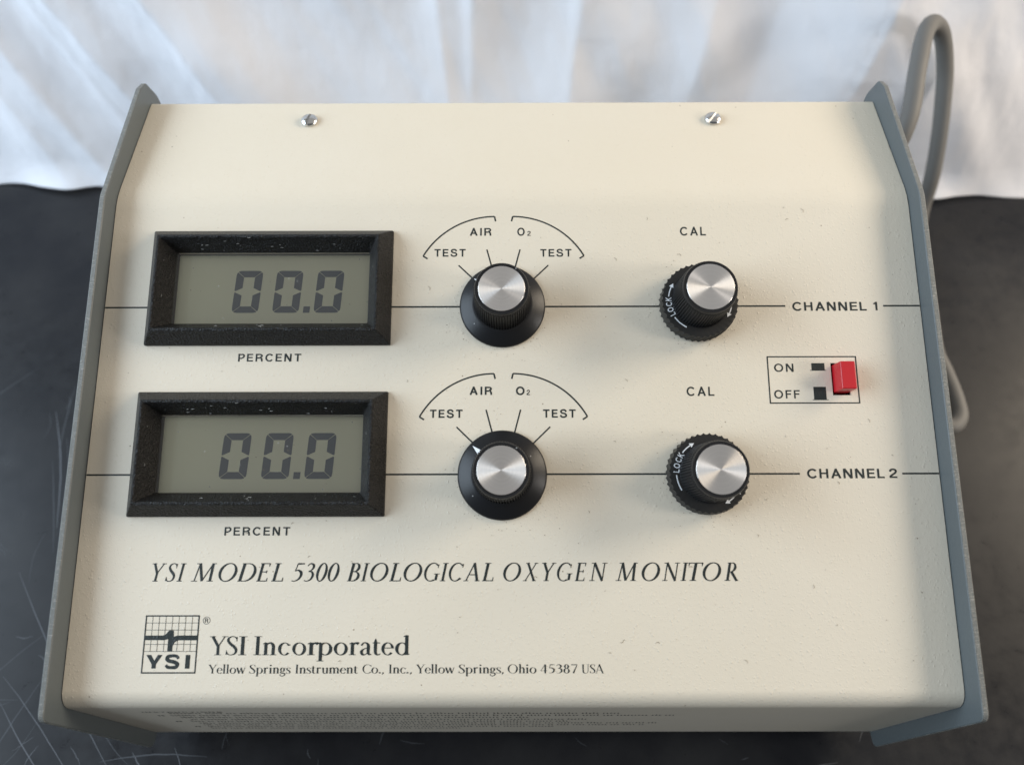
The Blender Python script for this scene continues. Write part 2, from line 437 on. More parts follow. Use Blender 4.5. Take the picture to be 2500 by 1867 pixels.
# ------------------------------------------------------------------ printing on the panel
INK_H = [0.004]
def ink_h():
    INK_H[0] += 0.00002; return INK_H[0]
def ink(name, polys, label=None, parent=None, mat=None, frame=None):
    """polys: list of 2D polygons in panel coordinates"""
    v, f = [], []
    for k, p in enumerate(polys):
        h = 0.004+0.0003*k; n0 = len(v)
        v += [(x, y, h) for x, y in p]; f.append(tuple(range(n0, n0+len(p))))
    me = bpy.data.meshes.new(name); me.from_pydata([Vector(q)*CM for q in v], [], f); me.update()
    bm = bmesh.new(); bm.from_mesh(me)
    for fc in bm.faces:
        fc.normal_update()
        if fc.normal.z < 0: fc.normal_flip()
    bmesh.ops.triangulate(bm, faces=bm.faces); bm.to_mesh(me); bm.free()
    o = link(name, me, mat or M_INK, parent or case, mtx=frame or PM)
    if label: o['label'] = label
    return o
def seg(x0, y0, x1, y1, wd, ext=0.0):
    dx, dy = x1-x0, y1-y0; L = math.hypot(dx, dy); dx /= L; dy /= L; h = wd/2
    x0 -= dx*ext; y0 -= dy*ext; x1 += dx*ext; y1 += dy*ext
    return [(x0-dy*h, y0+dx*h), (x0+dy*h, y0-dx*h), (x1+dy*h, y1-dx*h), (x1-dy*h, y1+dx*h)]
def ribbon(pts, widths):
    n = len(pts); L_, R_ = [], []
    for i, (x, y) in enumerate(pts):
        a = pts[max(i-1, 0)]; b = pts[min(i+1, n-1)]
        dx, dy = b[0]-a[0], b[1]-a[1]; L = math.hypot(dx, dy) or 1; h = widths[i]/2
        L_.append((x-dy/L*h, y+dx/L*h)); R_.append((x+dy/L*h, y-dx/L*h))
    return [[L_[i], R_[i], R_[i+1], L_[i+1]] for i in range(n-1)]
def ribbon_flat(v, f, pts, widths, h):
    n0 = len(v); q = ribbon(pts, widths)
    for k, p in enumerate(q):
        if k == 0: v += [(p[0][0], p[0][1], h), (p[1][0], p[1][1], h)]
        v += [(p[3][0], p[3][1], h), (p[2][0], p[2][1], h)]
        f.append((n0+2*k, n0+2*k+1, n0+2*k+3, n0+2*k+2))
def text_mesh(body, bold=0.0, track=1.0):
    c = bpy.data.curves.new('t', 'FONT'); c.body = body; c.size = 1; c.offset = bold; c.space_character = track
    c.resolution_u = 6
    o = bpy.data.objects.new('t', c); C.objects.link(o)
    dg = bpy.context.evaluated_depsgraph_get(); dg.update()
    me = bpy.data.meshes.new_from_object(o.evaluated_get(dg))
    bpy.data.objects.remove(o); bpy.data.curves.remove(c)
    me.materials.clear()
    return me
def fit_text(me, u0, u1, v0, v1, h=0.004, rot=0):
    xs = [q.co.x for q in me.vertices]; ys = [q.co.y for q in me.vertices]
    ax, bx, ay, by = min(xs), max(xs), min(ys), max(ys)
    for q in me.vertices:
        q.co = Vector((u0+(q.co.x-ax)/(bx-ax)*(u1-u0), v0+(q.co.y-ay)/(by-ay)*(v1-v0), h))*CM
    bm = bmesh.new(); bm.from_mesh(me); bm.normal_update()
    for fc in bm.faces:
        if fc.normal.z < 0: fc.normal_flip()
    bm.to_mesh(me); bm.free()
    return me
def arc_pts(cx, cy, rx, ry, a0, a1, n=28):
    return [(cx+rx*math.cos(math.radians(a0+(a1-a0)*i/n)), cy+ry*math.sin(math.radians(a0+(a1-a0)*i/n))) for i in range(n+1)]
def circle3(a, b, c):
    ax, ay = a; bx, by = b; cx, cy = c
    d = 2*(ax*(by-cy)+bx*(cy-ay)+cx*(ay-by))
    ux = ((ax*ax+ay*ay)*(by-cy)+(bx*bx+by*by)*(cy-ay)+(cx*cx+cy*cy)*(ay-by))/d
    uy = ((ax*ax+ay*ay)*(cx-bx)+(bx*bx+by*by)*(ax-cx)+(cx*cx+cy*cy)*(bx-ax))/d
    return ux, uy, math.hypot(ax-ux, ay-uy)
# ---- serif letters drawn as pen strokes (cap height 1) -------------------
def serif_font(T, t, sw=0.11):
    G = {}
    def st(x, y0, y1, w=T): return ('l', [(x, y0, w), (x, y1, w)])
    def sb(x, y=0.0, a=sw, b=None):
        b = a if b is None else b
        yy = y+t*.45; return ('l', [(x-a-T/2, yy, t*.8), (x+b+T/2, yy, t*.8)])
    def stp(x, y=1.0, a=sw, b=None):
        b = a if b is None else b
        yy = y-t*.45; return ('l', [(x-a-T/2, yy, t*.8), (x+b+T/2, yy, t*.8)])
    def el(cx, cy, rx, ry, a0=0, a1=360, k=1.0): return ('e', cx, cy, rx-T*k/2, ry-t/2, a0, a1, k)
    def ln(x0, y0, x1, y1, w0, w1=None): return ('l', [(x0, y0, w0), (x1, y1, w0 if w1 is None else w1)])
    def tk(x, y0, y1): return ('l', [(x, y0, t*1.3), (x, y1, t*.5)])
    G['I'] = (.36, [st(.18, 0, 1), sb(.18), stp(.18)])
    S = [(.47, .84, t), (.40, .95, t*1.1), (.27, .985, t), (.13, .91, T*.7), (.10, .76, T*.9), (.20, .60, T), (.37, .44, T*1.05), (.46, .28, T*.95), (.43, .10, T*.7), (.27, .015, t), (.12, .05, t*1.1), (.05, .18, t)]
    G['S'] = (.55, [('c', S), tk(.475, .97, .72), tk(.045, .03, .26)])
    G['s'] = (.40, [('c', [(x*.74, y*.66, w*.85) for x, y, w in S]), tk(.35, .63, .50), tk(.035, .02, .16)])
    G['Y'] = (.70, [ln(.08, 1, .35, .46, T), ln(.64, 1, .36, .46, t*1.3), st(.355, 0, .48), sb(.355), stp(.08, a=sw*.8), stp(.64, a=sw*.8)])
    G['M'] = (.98, [ln(.12, 0, .19, 1, t*1.2), ln(.19, 1, .50, .02, T), ln(.50, .02, .83, 1, t*1.2), ln(.83, 1, .89, 0, T), sb(.12), sb(.89), stp(.17, a=sw, b=0), stp(.84, a=0, b=sw)])
    G['O'] = (.88, [el(.43, .5, .41, .515)])
    G['0'] = (.58, [el(.28, .5, .26, .515)])
    G['D'] = (.82, [st(.15, 0, 1), ln(.05, t*.45, .36, t*.45, t*.9), ln(.05, 1-t*.45, .36, 1-t*.45, t*.9), el(.34, .5, .42, .5, -90, 90)])
    G['E'] = (.62, [st(.15, 0, 1), ln(.04, t*.45, .54, t*.45, t), ln(.04, 1-t*.45, .50, 1-t*.45, t), ln(.15, .52, .43, .52, t), tk(.54, 0, .2), tk(.50, 1, .8), tk(.43, .6, .44)])
    G['L'] = (.58, [st(.15, 0, 1), ln(.04, t*.45, .54, t*.45, t), stp(.15), tk(.54, 0, .22)])
    G['B'] = (.62, [st(.15, 0, 1), ln(.04, t*.45, .30, t*.45, t*.9), ln(.04, 1-t*.45, .28, 1-t*.45, t*.9), ln(.15, .53, .28, .53, t*.9), el(.27, .762, .24, .25, -90, 90), el(.29, .275, .29, .275, -90, 90)])
    G['G'] = (.84, [el(.44, .5, .42, .515, 48, 300), st(.72, .05, .40), stp(.72, .42), ln(.60, .03, .72, .10, t), tk(.72, .92, .72)])
    G['C'] = (.74, [el(.44, .5, .42, .515, 46, 318), tk(.73, .94, .74), ln(.70, .09, .75, .16, t)])
    G['A'] = (.76, [ln(.36, 1, .06, 0, t*1.2), ln(.35, 1, .68, 0, T), ln(.17, .35, .56, .35, t), sb(.06, a=sw*.8), sb(.68, a=sw*.8)])
    G['X'] = (.76, [ln(.10, 1, .66, 0, T), ln(.64, 1, .08, 0, t*1.2), sb(.08, a=sw*.7), sb(.66, a=sw*.7), stp(.10, a=sw*.7), stp(.64, a=sw*.7)])
    G['N'] = (.86, [ln(.14, 0, .14, 1, t*1.2), ln(.14, 1, .74, 0, T), ln(.74, 0, .74, 1, t*1.2), sb(.14), stp(.12, a=sw, b=0), stp(.74)])
    G['T'] = (.68, [st(.34, 0, 1), ln(.03, 1-t*.5, .65, 1-t*.5, t), sb(.34), tk(.03, 1, .8), tk(.65, 1, .8)])
    G['R'] = (.68, [st(.15, 0, 1), sb(.15), ln(.04, 1-t*.45, .28, 1-t*.45, t*.9), ln(.15, .49, .28, .49, t*.9), el(.28, .745, .25, .265, -90, 90), ln(.30, .49, .64, .0, T*.95), ln(.60, t*.4, .72, t*.4, t)])
    G['U'] = (.78, [st(.16, .30, 1), ('c', [(.16, .32, T), (.18, .14, T*.9), (.28, .02, T*.6), (.42, .005, t*1.4), (.56, .07, t*1.2), (.63, .3, t*1.2)]), ln(.63, .3, .63, 1, t*1.2), stp(.16), stp(.63, a=sw*.7)])
    G['5'] = (.58, [ln(.16, .96, .50, .97, T*.75, T*.5), ln(.17, .98, .12, .56, t), ('c', [(.12, .56, t), (.26, .61, T*.6), (.42, .50, T), (.46, .32, T), (.38, .12, T*.75), (.20, .015, t), (.06, .04, t)])])
    G['3'] = (.56, [('c', [(.07, .84, t), (.20, .975, T*.5), (.38, .90, T*.9), (.40, .74, T*.9), (.30, .60, T*.5), (.18, .54, t)]), ('c', [(.18, .54, t), (.36, .52, T*.7), (.46, .34, T), (.40, .12, T*.8), (.22, .015, t), (.05, .05, t)])])
    G['4'] = (.58, [st(.37, 0, 1), ln(.37, 1, .04, .30, t), ln(.03, .28, .53, .28, t)])
    G['8'] = (.58, [el(.27, .765, .19, .25), el(.27, .27, .24, .285)])
    G['7'] = (.54, [ln(.05, .96, .50, .96, T*.7), ln(.49, .96, .20, 0, t, T*.9)])
    x = .66
    def flag(px, y): return ln(px-.12, y-.07, px, y-.005, t, t*1.6)
    def arch(a, b): return ('c', [(a, x*.72, t), (a+(b-a)*.35, x*.94, T*.55), (a+(b-a)*.75, x*.95, T*.8), (b, x*.72, T), (b, x*.45, T), (b, 0, T)])
    G['n'] = (.58, [st(.14, 0, x), sb(.14, a=sw*.8), flag(.14, x), arch(.14, .44), sb(.44, a=sw*.8)])
    G['m'] = (.88, [st(.14, 0, x), sb(.14, a=sw*.8), flag(.14, x), arch(.14, .44), sb(.44, a=sw*.8), arch(.44, .74), sb(.74, a=sw*.8)])
    G['h'] = (.58, [st(.14, 0, 1.04), sb(.14, a=sw*.8), flag(.14, 1.04), arch(.14, .44), sb(.44, a=sw*.8)])
    G['u'] = (.58, [('c', [(.13, x, T), (.13, .3, T), (.15, .10, T*.8), (.26, .01, T*.6), (.36, .07, t), (.44, .2, t)]), st(.44, 0, x), flag(.13, x), flag(.44, x), ln(.44, t*.5, .54, t*.8, t)])
    G['c'] = (.50, [el(.28, .325, .26, .34, 40, 320), ln(.44, .55, .46, .50, T*.9)])
    G['o'] = (.60, [el(.30, .325, .28, .34)])
    G['e'] = (.53, [el(.28, .325, .26, .34, 8, 322), ln(.06, .37, .53, .37, t)])
    G['r'] = (.46, [st(.14, 0, x), sb(.14, a=sw*.8), flag(.14, x), ('c', [(.14, x*.68, t), (.22, x*.92, T*.6), (.31, x*.95, T*.9), (.38, x*.90, T*1.2)])])
    G['p'] = (.62, [st(.14, -.32, x-.02), sb(.14, -.33, a=sw*.8), flag(.14, x), el(.32, .325, .27, .34, -150, 150)])
    G['d'] = (.60, [st(.46, 0, 1.04), flag(.46, 1.04), el(.28, .325, .26, .34, 35, 325), ln(.46, t*.5, .57, t, t)])
    G['l'] = (.30, [st(.14, 0, 1.04), sb(.14, a=sw*.8), flag(.14, 1.04)])
    G['i'] = (.30, [st(.14, 0, x), sb(.14, a=sw*.8), flag(.14, x), ln(.14, .84, .14, .84+T*1.15, T*1.15)])
    G['t'] = (.38, [('c', [(.15, .86, t*.6), (.15, .66, T), (.15, .22, T), (.18, .06, T*.8), (.27, .01, t*1.5), (.36, .07, t)]), ln(.03, x-t*.5, .34, x-t*.5, t*1.1)])
    G['a'] = (.52, [('c', [(.07, .50, T*.7), (.16, .64, t*1.4), (.28, .63, T*.6), (.36, .50, T), (.36, .2, T), (.39, .04, T*.7), (.49, .03, t)]), ('c', [(.36, .39, t), (.18, .32, t*1.3), (.08, .18, T*.95), (.13, .03, T*.8), (.24, .03, t), (.36, .16, t)])])
    G['w'] = (.80, [ln(.07, x, .25, 0, T), ln(.25, 0, .42, x, t*1.2), ln(.40, x, .57, 0, T), ln(.57, 0, .74, x, t*1.2), ln(.0, x-t*.4, .15, x-t*.4, t*.8), ln(.33, x-t*.4, .48, x-t*.4, t*.8), ln(.67, x-t*.4, .80, x-t*.4, t*.8)])
    G['g'] = (.52, [el(.24, .43, .20, .235), ('c', [(.13, .24, t), (.08, .14, T*.7), (.18, .07, T*.8), (.36, .03, T*.9), (.45, -.10, T*.8), (.34, -.26, T*.6), (.18, -.29, T*.6), (.06, -.20, T*.5), (.08, -.08, t), (.16, .02, t)]), ln(.36, .58, .49, .62, t, T*.6)])
    G['.'] = (.26, [ln(.12, 0, .12, T*1.2, T*1.2)])
    G[','] = (.26, [('c', [(.12, .11, T*1.2), (.14, .02, T*.9), (.07, -.13, t*.7)])])
    G[' '] = (.32, [])
    return G
def spline(P, n=7):
    out = []
    for i in range(len(P)-1):
        p0 = P[max(i-1, 0)]; p1 = P[i]; p2 = P[i+1]; p3 = P[min(i+2, len(P)-1)]
        for k in range(n):
            t = k/n
            out.append(tuple(.5*((2*p1[j])+(-p0[j]+p2[j])*t+(2*p0[j]-5*p1[j]+4*p2[j]-p3[j])*t*t+(-p0[j]+3*p1[j]-3*p2[j]+p3[j])*t**3) for j in range(3)))
    out.append(P[-1]); return out
def glyph_ribbons(strokes, T, t):
    res = []
    for s in strokes:
        if s[0] == 'e':
            _, cx, cy, rx, ry, a0, a1, k = s; n = 40
            P = []
            for i in range(n+1):
                a = math.radians(a0+(a1-a0)*i/n)
                # slightly tilted stress
                w_ = t+(T*k-t)*abs(math.cos(a+0.18))**1.7
                P.append((cx+rx*math.cos(a), cy+ry*math.sin(a), w_))
        elif s[0] == 'c': P = spline(s[1])
        else: P = s[1]
        res.append(P)
    return res
def build_glyphs(items, slant, T, t, font, name, label, mat=None, frame=None):
    """items: (char, u0, v0, size_x, size_y)"""
    v, f = [], []; h = 0.004
    for ch, u0, v0, sx, sy in items:
        for P in glyph_ribbons(font[ch][1], T, t):
            h += 0.00006
            pts = []
            for q in P: pts.append((q[0], q[1]))
            wd = [q[2] for q in P]
            n0 = len(v); q = ribbon(pts, wd)
            tr = lambda x, y: (u0+(x+slant*y)*sx, v0+y*sy, h)
            for k, p in enumerate(q):
                if k == 0: v += [tr(*p[0]), tr(*p[1])]
                v += [tr(*p[3]), tr(*p[2])]
                f.append((n0+2*k, n0+2*k+1, n0+2*k+3, n0+2*k+2))
    me = bpy.data.meshes.new(name); me.from_pydata([Vector(q)*CM for q in v], [], f); me.update()
    bm = bmesh.new(); bm.from_mesh(me); bm.normal_update()
    for fc in bm.faces:
        if fc.normal.z < 0: fc.normal_flip()
    bm.to_mesh(me); bm.free()
    o = link(name, me, mat or M_INK, case, mtx=frame or PM); o['label'] = label
    return o
def ink_extent(g, slant, T, t):
    xs = []
    for P in glyph_ribbons(g, T, t):
        for p in ribbon([(q[0], q[1]) for q in P], [q[2] for q in P]):
            xs += [a+slant*b for a, b in p]
    return min(xs), max(xs)
def sans(body, u0, u1, v0, v1, bold=0.012, track=1.12, label=None, name='lettering', mat=None, frame=None):
    T = (0.158+bold*1.6)
    F = sans_font(T); x = 0; items = []
    for ch in body: items.append((ch, x)); x += F[ch][0]+(track-1.0)*1.3
    e0 = ink_extent(F[body[0]][1], 0, T, T)[0]; e1 = items[-1][1]+ink_extent(F[body[-1]][1], 0, T, T)[1]
    sx = (u1-u0)/(e1-e0)
    o = build_glyphs([(ch, u0+(p-e0)*sx, v0, sx, v1-v0) for ch, p in items], 0, T, T, F, name, label or ('printed word '+body), mat, frame)
    return o
def sans_font(T):
    h = T/2; G = {}
    def v_(x, y0=0, y1=1): return ('l', [(x, y0, T), (x, y1, T)])
    def hz(y, x0, x1): return ('l', [(x0, y, T*.94), (x1, y, T*.94)])
    def ln(x0, y0, x1, y1, w=None): return ('l', [(x0, y0, w or T), (x1, y1, w or T)])
    def el(cx, cy, rx, ry, a0=0, a1=360): return ('e', cx, cy, rx-h, ry-h, a0, a1, 1.0)
    def cv(*P): return ('c', [(x, y, T) for x, y in P])
    G['A'] = (.98, [ln(.45, 1, h*.9, 0, T*1.05), ln(.41, 1, .86-h*.9, 0, T*1.05), hz(.32, .22, .64)])
    G['I'] = (.34, [v_(h+.03)])
    G['R'] = (.90, [v_(h), hz(1-h, 0, .45), hz(.46, 0, .45), el(.44, .73, .33, .27+h*.0, -90, 90), ('c', [(.52, .45, T), (.64, .38, T), (.68, .24, T), (.70, 0, T)])])
    G['O'] = (1.06, [el(.47, .5, .47, .515)])
    G['T'] = (.84, [v_(.37), hz(1-h, 0, .74)])
    G['E'] = (.80, [v_(h), hz(1-h, 0, .66), hz(h, 0, .68), hz(.52, 0, .62)])
    G['F'] = (.72, [v_(h), hz(1-h, 0, .62), hz(.52, 0, .56)])
    G['S'] = (.88, [cv((.67, .70), (.60, .85), (.46, .93), (.30, .93), (.14, .86), (.10, .72), (.19, .58), (.38, .52), (.58, .46), (.69, .30), (.63, .14), (.45, .07), (.28, .07), (.12, .15), (.05, .32))])
    G['C'] = (.98, [el(.46, .5, .46, .515, 38, 322)])
    G['L'] = (.72, [v_(h), hz(h, 0, .62)])
    G['H'] = (.92, [v_(h), v_(.76-h), hz(.52, 0, .76)])
    G['N'] = (.94, [v_(h), v_(.78-h), ln(h*1.1, 1, .78-h*1.1, 0, T*1.1)])
    G['P'] = (.80, [v_(h), hz(1-h, 0, .42), hz(.42, 0, .42), el(.41, .71, .31, .31, -90, 90)])
    G['K'] = (.84, [v_(h), ln(.68, 1, h, .38, T), ln(.26, .58, .74, 0, T)])
    G['U'] = (.90, [cv((h, 1), (h, .5), (h+.02, .22), (.22, .08), (.38, .06), (.54, .08), (.72-h, .22), (.74-h, .5), (.74-h, 1))])
    G['1'] = (.46, [v_(.34-h), ln(.34-h, .93, .02, .74, T*.9)])
    G['2'] = (.74, [cv((h, .68), (.12, .84), (.30, .93), (.48, .88), (.54, .72), (.46, .54), (.28, .38), (.10, .20), (h, .05)), hz(h, 0, .62)])
    return G

LW = 0.05
US, V1, V2, UC = -0.31, 12.41, 6.85, 6.09
def scale_marks(vc, dv):
    # bracket arcs round the selector: a circle about the knob, left and right halves
    for s, name in ((-1, 'left'), (1, 'right')):
        pts = [(-0.585, 15.585), (-2.08, 15.13), (-2.975, 14.17)]
        ux, uy, r = circle3(*pts)
        a0 = math.atan2(pts[0][1]-uy, pts[0][0]-ux); a1 = math.atan2(pts[2][1]-uy, pts[2][0]-ux)
        P = [(-0.545, 15.41)]+[(ux+r*math.cos(a0+(a1-a0)*i/26), uy+r*math.sin(a0+(a1-a0)*i/26)) for i in range(27)]+[(-2.825, 14.075)]
        if s == 1: P = [(2*-0.275-x, y) for x, y in P]
        P = [(x, y-13.0+vc+dv) for x, y in P]
        polys = []
        v, f = [], []
        ribbon_flat(v, f, P[1:-1], [LW]*(len(P)-2), 0.004)
        ribbon_flat(v, f, [P[0], P[1]], [LW]*2, 0.0043)
        ribbon_flat(v, f, [P[-2], P[-1]], [LW]*2, 0.0046)
        me = bpy.data.meshes.new('bracket_arc'); me.from_pydata([Vector(q)*CM for q in v], [], f); me.update()
        link('bracket_arc', me, M_INK, case, mtx=PM)
    for (x0, y0, x1, y1) in ((-1.78, 13.84, -1.15, 13.23), (-.835, 14.40, -.62, 13.6), (.28, 14.40, .07, 13.6), (1.225, 13.84, .6, 13.23)):
        ink('index_line', [seg(x0, y0-13.0+vc+dv, x1, y1-13.0+vc+dv, 0.045)])
scale_marks(13.0, 0.0)
scale_marks(13.0, -5.455)
sans('AIR', -1.415, -.69, 14.895, 15.17, label='printed word AIR above the upper selector')
sans('O', .19, .44, 14.89, 15.175, label='printed letter O above the upper selector')
sans('2', .53, .64, 14.885, 15.055, bold=0.0, label='small subscript 2 above the upper selector')
sans('TEST', -2.60, -1.55, 14.15, 14.42, label='left printed word TEST of the upper selector')
sans('TEST', .96, 2.01, 14.14, 14.41, label='right printed word TEST of the upper selector')
sans('AIR', -1.37, -.64, 9.43, 9.70, bold=.02, label='printed word AIR above the lower selector')
sans('O', .13, .41, 9.42, 9.70, bold=.02, label='printed letter O above the lower selector')
sans('2', .475, .58, 9.42, 9.59, bold=0.004, label='small subscript 2 above the lower selector')
sans('TEST', -2.64, -1.59, 8.68, 8.95, bold=.02, label='left printed word TEST of the lower selector')
sans('TEST', 1.00, 2.05, 8.68, 8.95, bold=.02, label='right printed word TEST of the lower selector')
sans('CAL', 5.69, 6.56, 14.88, 15.19, bold=.006, label='printed word CAL above the upper calibration knob')
sans('CAL', 5.65, 6.54, 9.38, 9.68, bold=.006, label='printed word CAL above the lower calibration knob')
sans('CHANNEL', 9.28, 11.73, 12.23, 12.53, bold=.014, track=1.06)
sans('1', 11.95, 12.09, 12.24, 12.53, bold=.012, label='printed figure 1 after CHANNEL')
sans('CHANNEL', 9.33, 11.77, 6.73, 7.03, bold=.014, track=1.06)
sans('2', 11.92, 12.17, 6.735, 7.03, bold=.012, label='printed figure 2 after CHANNEL')
sans('PERCENT', -8.95, -6.89, 10.55, 10.81, label='printed word PERCENT under the upper display')
sans('PERCENT', -8.98, -6.93, 4.99, 5.25, label='printed word PERCENT under the lower display')
for vv, (a, b_) in ((12.395, (9.05, 12.28)), (6.875, (9.10, 12.33))):
    for p, q in ((-13.49, -12.0), (-4.02, US-1.38), (US+1.38, UC-1.2), (UC+1.2, a), (b_, 13.49)):
        ink('channel_line', [[(p, vv-.027), (q, vv-.027), (q, vv+.027), (p, vv+.027)]])

# power switch frame and its two pictograms
def frame_polys(x0, y0, x1, y1, wd):
    return [[(x0, y0), (x1, y0), (x1, y0+wd), (x0, y0+wd)], [(x0, y1-wd), (x1, y1-wd), (x1, y1), (x0, y1)],
            [(x0, y0+wd), (x0+wd, y0+wd), (x0+wd, y1-wd), (x0, y1-wd)], [(x1-wd, y0+wd), (x1, y0+wd), (x1, y1-wd), (x1-wd, y1-wd)]]
ink('switch_outline', frame_polys(8.31, 9.12, 11.225, 10.69, .04))
sans('ON', 8.53, 9.16, 10.17, 10.44, bold=.004, label='printed word ON')
sans('OFF', 8.47, 9.30, 9.29, 9.565, bold=.004, label='printed word OFF')
ink('button_symbol', [[(9.745, 10.225), (10.17, 10.225), (10.17, 10.455), (9.745, 10.455)], [(9.69, 10.205), (10.215, 10.205), (10.215, 10.225), (9.69, 10.225)]], 'short pressed-button symbol beside ON')
ink('button_symbol', [[(9.75, 9.255), (10.155, 9.255), (10.155, 9.67), (9.75, 9.67)], [(9.70, 9.235), (10.215, 9.235), (10.215, 9.255), (9.70, 9.255)]], 'tall raised-button symbol beside OFF')

# title: every letter at its own measured place along the line (pixel columns of three strips turned into centimetres)
T1, t1 = 0.13, 0.05
F1 = serif_font(T1, t1, 0.085)
SL = 0.20
def uline(px): return -11.15+(px-367.8)*(6.95+11.15)/(1802.6-367.8)
title = [
 ('printed italic words YSI'[:21], [('Y', 300, 255, 385), ('S', 300, 378, 487), ('I', 300, 487, 560)]),
 ('printed italic word MODEL', [('M', 300, 613, 838), ('O', 300, 858, 1028), ('D', 300, 1032, 1200), ('E', 300, 1203, 1328), ('L', 300, 1338, 1445)]),
 ('printed italic number 5300', [('5', 300, 1520, 1635), ('3', 300, 1630, 1728), ('0', 300, 1740, 1843), ('0', 300, 1845, 1950)]),
 ('printed italic word BIOLOGICAL', [('B', 820, 103, 222), ('I', 820, 232, 298), ('O', 820, 310, 475), ('L', 820, 485, 590), ('O', 820, 612, 780), ('G', 820, 797, 938), ('I', 820, 945, 1012), ('C', 820, 1020, 1157), ('A', 820, 1150, 1298), ('L', 820, 1320, 1422)]),
 ('printed italic word OXYGEN', [('O', 820, 1510, 1672), ('X', 820, 1688, 1828), ('Y', 1300, 92, 222), ('G', 1300, 225, 365), ('E', 1300, 385, 493), ('N', 1300, 515, 682)]),
 ('printed italic word MONITOR', [('M', 1300, 750, 958), ('O', 1300, 988, 1155), ('N', 1300, 1170, 1340), ('I', 1300, 1345, 1404), ('T', 1300, 1414, 1550), ('O', 1300, 1537, 1705), ('R', 1300, 1730, 1853)]),
]
for lab, letters in title:
    items = []
    for ch, x0, a, b_ in letters:
        u0 = uline(x0+a*.27125); u1 = uline(x0+b_*.27125)
        e0, e1 = ink_extent(F1[ch][1], SL, T1, t1)
        sx = (u1-u0)/(e1-e0)
        if ch == 'I': sx = .545; u0 = (u0+u1)/2-(e1-e0)*sx/2
        items.append((ch, u0-e0*sx, 3.605, sx, .545))
    build_glyphs(items, SL, T1, t1, F1, 'lettering', lab if len(lab) > 22 else 'printed italic maker initials')
T2, t2 = 0.128, 0.042
F2 = serif_font(T2, t2, 0.085)
def uinc(px): return -9.19+(500+px*.23508-508.9)*(-3.11+9.19)/(999.5-508.9)
for lab, letters in (('large serif maker initials', [('Y', 38, 230), ('S', 215, 335), ('I', 345, 430)]),
                     ('large serif word Incorporated', [('I', 503, 585), ('n', 595, 742), ('c', 757, 887), ('o', 905, 1050), ('r', 1062, 1185), ('p', 1165, 1322), ('o', 1337, 1483), ('r', 1495, 1605), ('a', 1610, 1728), ('t', 1740, 1825), ('e', 1832, 1962), ('d', 1975, 2125)])):
    items = []
    for ch, a, b_ in letters:
        u0, u1 = uinc(a), uinc(b_); e0, e1 = ink_extent(F2[ch][1], 0, T2, t2); sx = (u1-u0)/(e1-e0)
        items.append((ch, u0-e0*sx, 1.45, sx, .545))
    build_glyphs(items, 0, T2, t2, F2, 'lettering', lab)
T3, t3 = 0.125, 0.034
F3 = serif_font(T3, t3, 0.07)
def usm(px): return -9.17+(px-507)*(2.76+9.17)/(1475-507)
for wd_, a, b_ in (('Yellow', 500+30*.23508, 500+420*.23508), ('Springs', 500+460*.23508, 500+890*.23508), ('Instrument', 500+938*.23508, 500+1590*.23508),
                   ('Co.,', 500+1637*.23508, 500+1860*.23508), ('Inc.,', 500+1910*.23508, 500+2150*.23508), ('Yellow', 980+150*.23508, 980+553*.23508),
                   ('Springs,', 980+595*.23508, 980+1062*.23508), ('Ohio', 980+1105*.23508, 980+1403*.23508), ('45387', 980+1447*.23508, 980+1828*.23508), ('USA', 980+1873*.23508, 980+2105*.23508)):
    tot = 0; pos = []
    for ch in wd_: pos.append(tot); tot += F3[ch][0]
    e0 = ink_extent(F3[wd_[0]][1], 0, T3, t3)[0]; e1 = pos[-1]+ink_extent(F3[wd_[-1]][1], 0, T3, t3)[1]
    u0, u1 = usm(a), usm(b_); sx = (u1-u0)/(e1-e0)
    build_glyphs([(ch, u0+(p-e0)*sx, .925, sx, .252) for ch, p in zip(wd_, pos)], 0, T3, t3, F3, 'lettering', 'small serif word '+wd_.rstrip('.,')+' in the address line')

# emblem: ruled square with a pulse line over the initials
lx0, lx1, ly0, ly1 = -11.19, -9.54, .925, 2.61
pol = frame_polys(lx0, ly0, lx1, ly1, .04)
for i in range(1, 8):
    x = lx0+.02+(lx1-lx0-.04)*i/8; pol.append([(x-.006, 1.56), (x+.006, 1.56), (x+.006, ly1-.04), (x-.006, ly1-.04)])
for y in (2.385, 2.18, 1.765, 1.56): pol.append([(lx0+.04, y-.006), (lx1-.04, y-.006), (lx1-.04, y+.006), (lx0+.04, y+.006)])
ink('emblem_frame', pol, 'ruled square frame of the emblem')
ink('emblem_pulse', [[(-11.15, 1.885), (-10.58, 1.885), (-10.50, 1.90), (-10.45, 1.915), (-10.45, 2.15), (-10.475, 2.13), (-10.51, 2.085), (-10.55, 2.045), (-10.62, 2.02), (-11.15, 2.02)],
                     [(-10.45, 1.56), (-10.30, 1.56), (-10.30, 1.70), (-10.285, 1.99), (-10.30, 2.165), (-10.44, 2.165), (-10.45, 2.15)],
                     [(-10.30, 1.70), (-10.285, 1.74), (-10.25, 1.81), (-10.20, 1.855), (-10.12, 1.88), (-9.57, 1.88), (-9.57, 2.02), (-10.14, 2.02), (-10.21, 2.01), (-10.285, 1.985)]], 'thick pulse line across the emblem')
ink('emblem_letter', [[(-11.07, 1.46), (-10.92, 1.46), (-10.815, 1.29), (-10.72, 1.46), (-10.58, 1.46), (-10.755, 1.19), (-10.755, 1.07), (-10.885, 1.07), (-10.885, 1.19)]], 'bold letter Y in the emblem')
sv, sfc = [], []
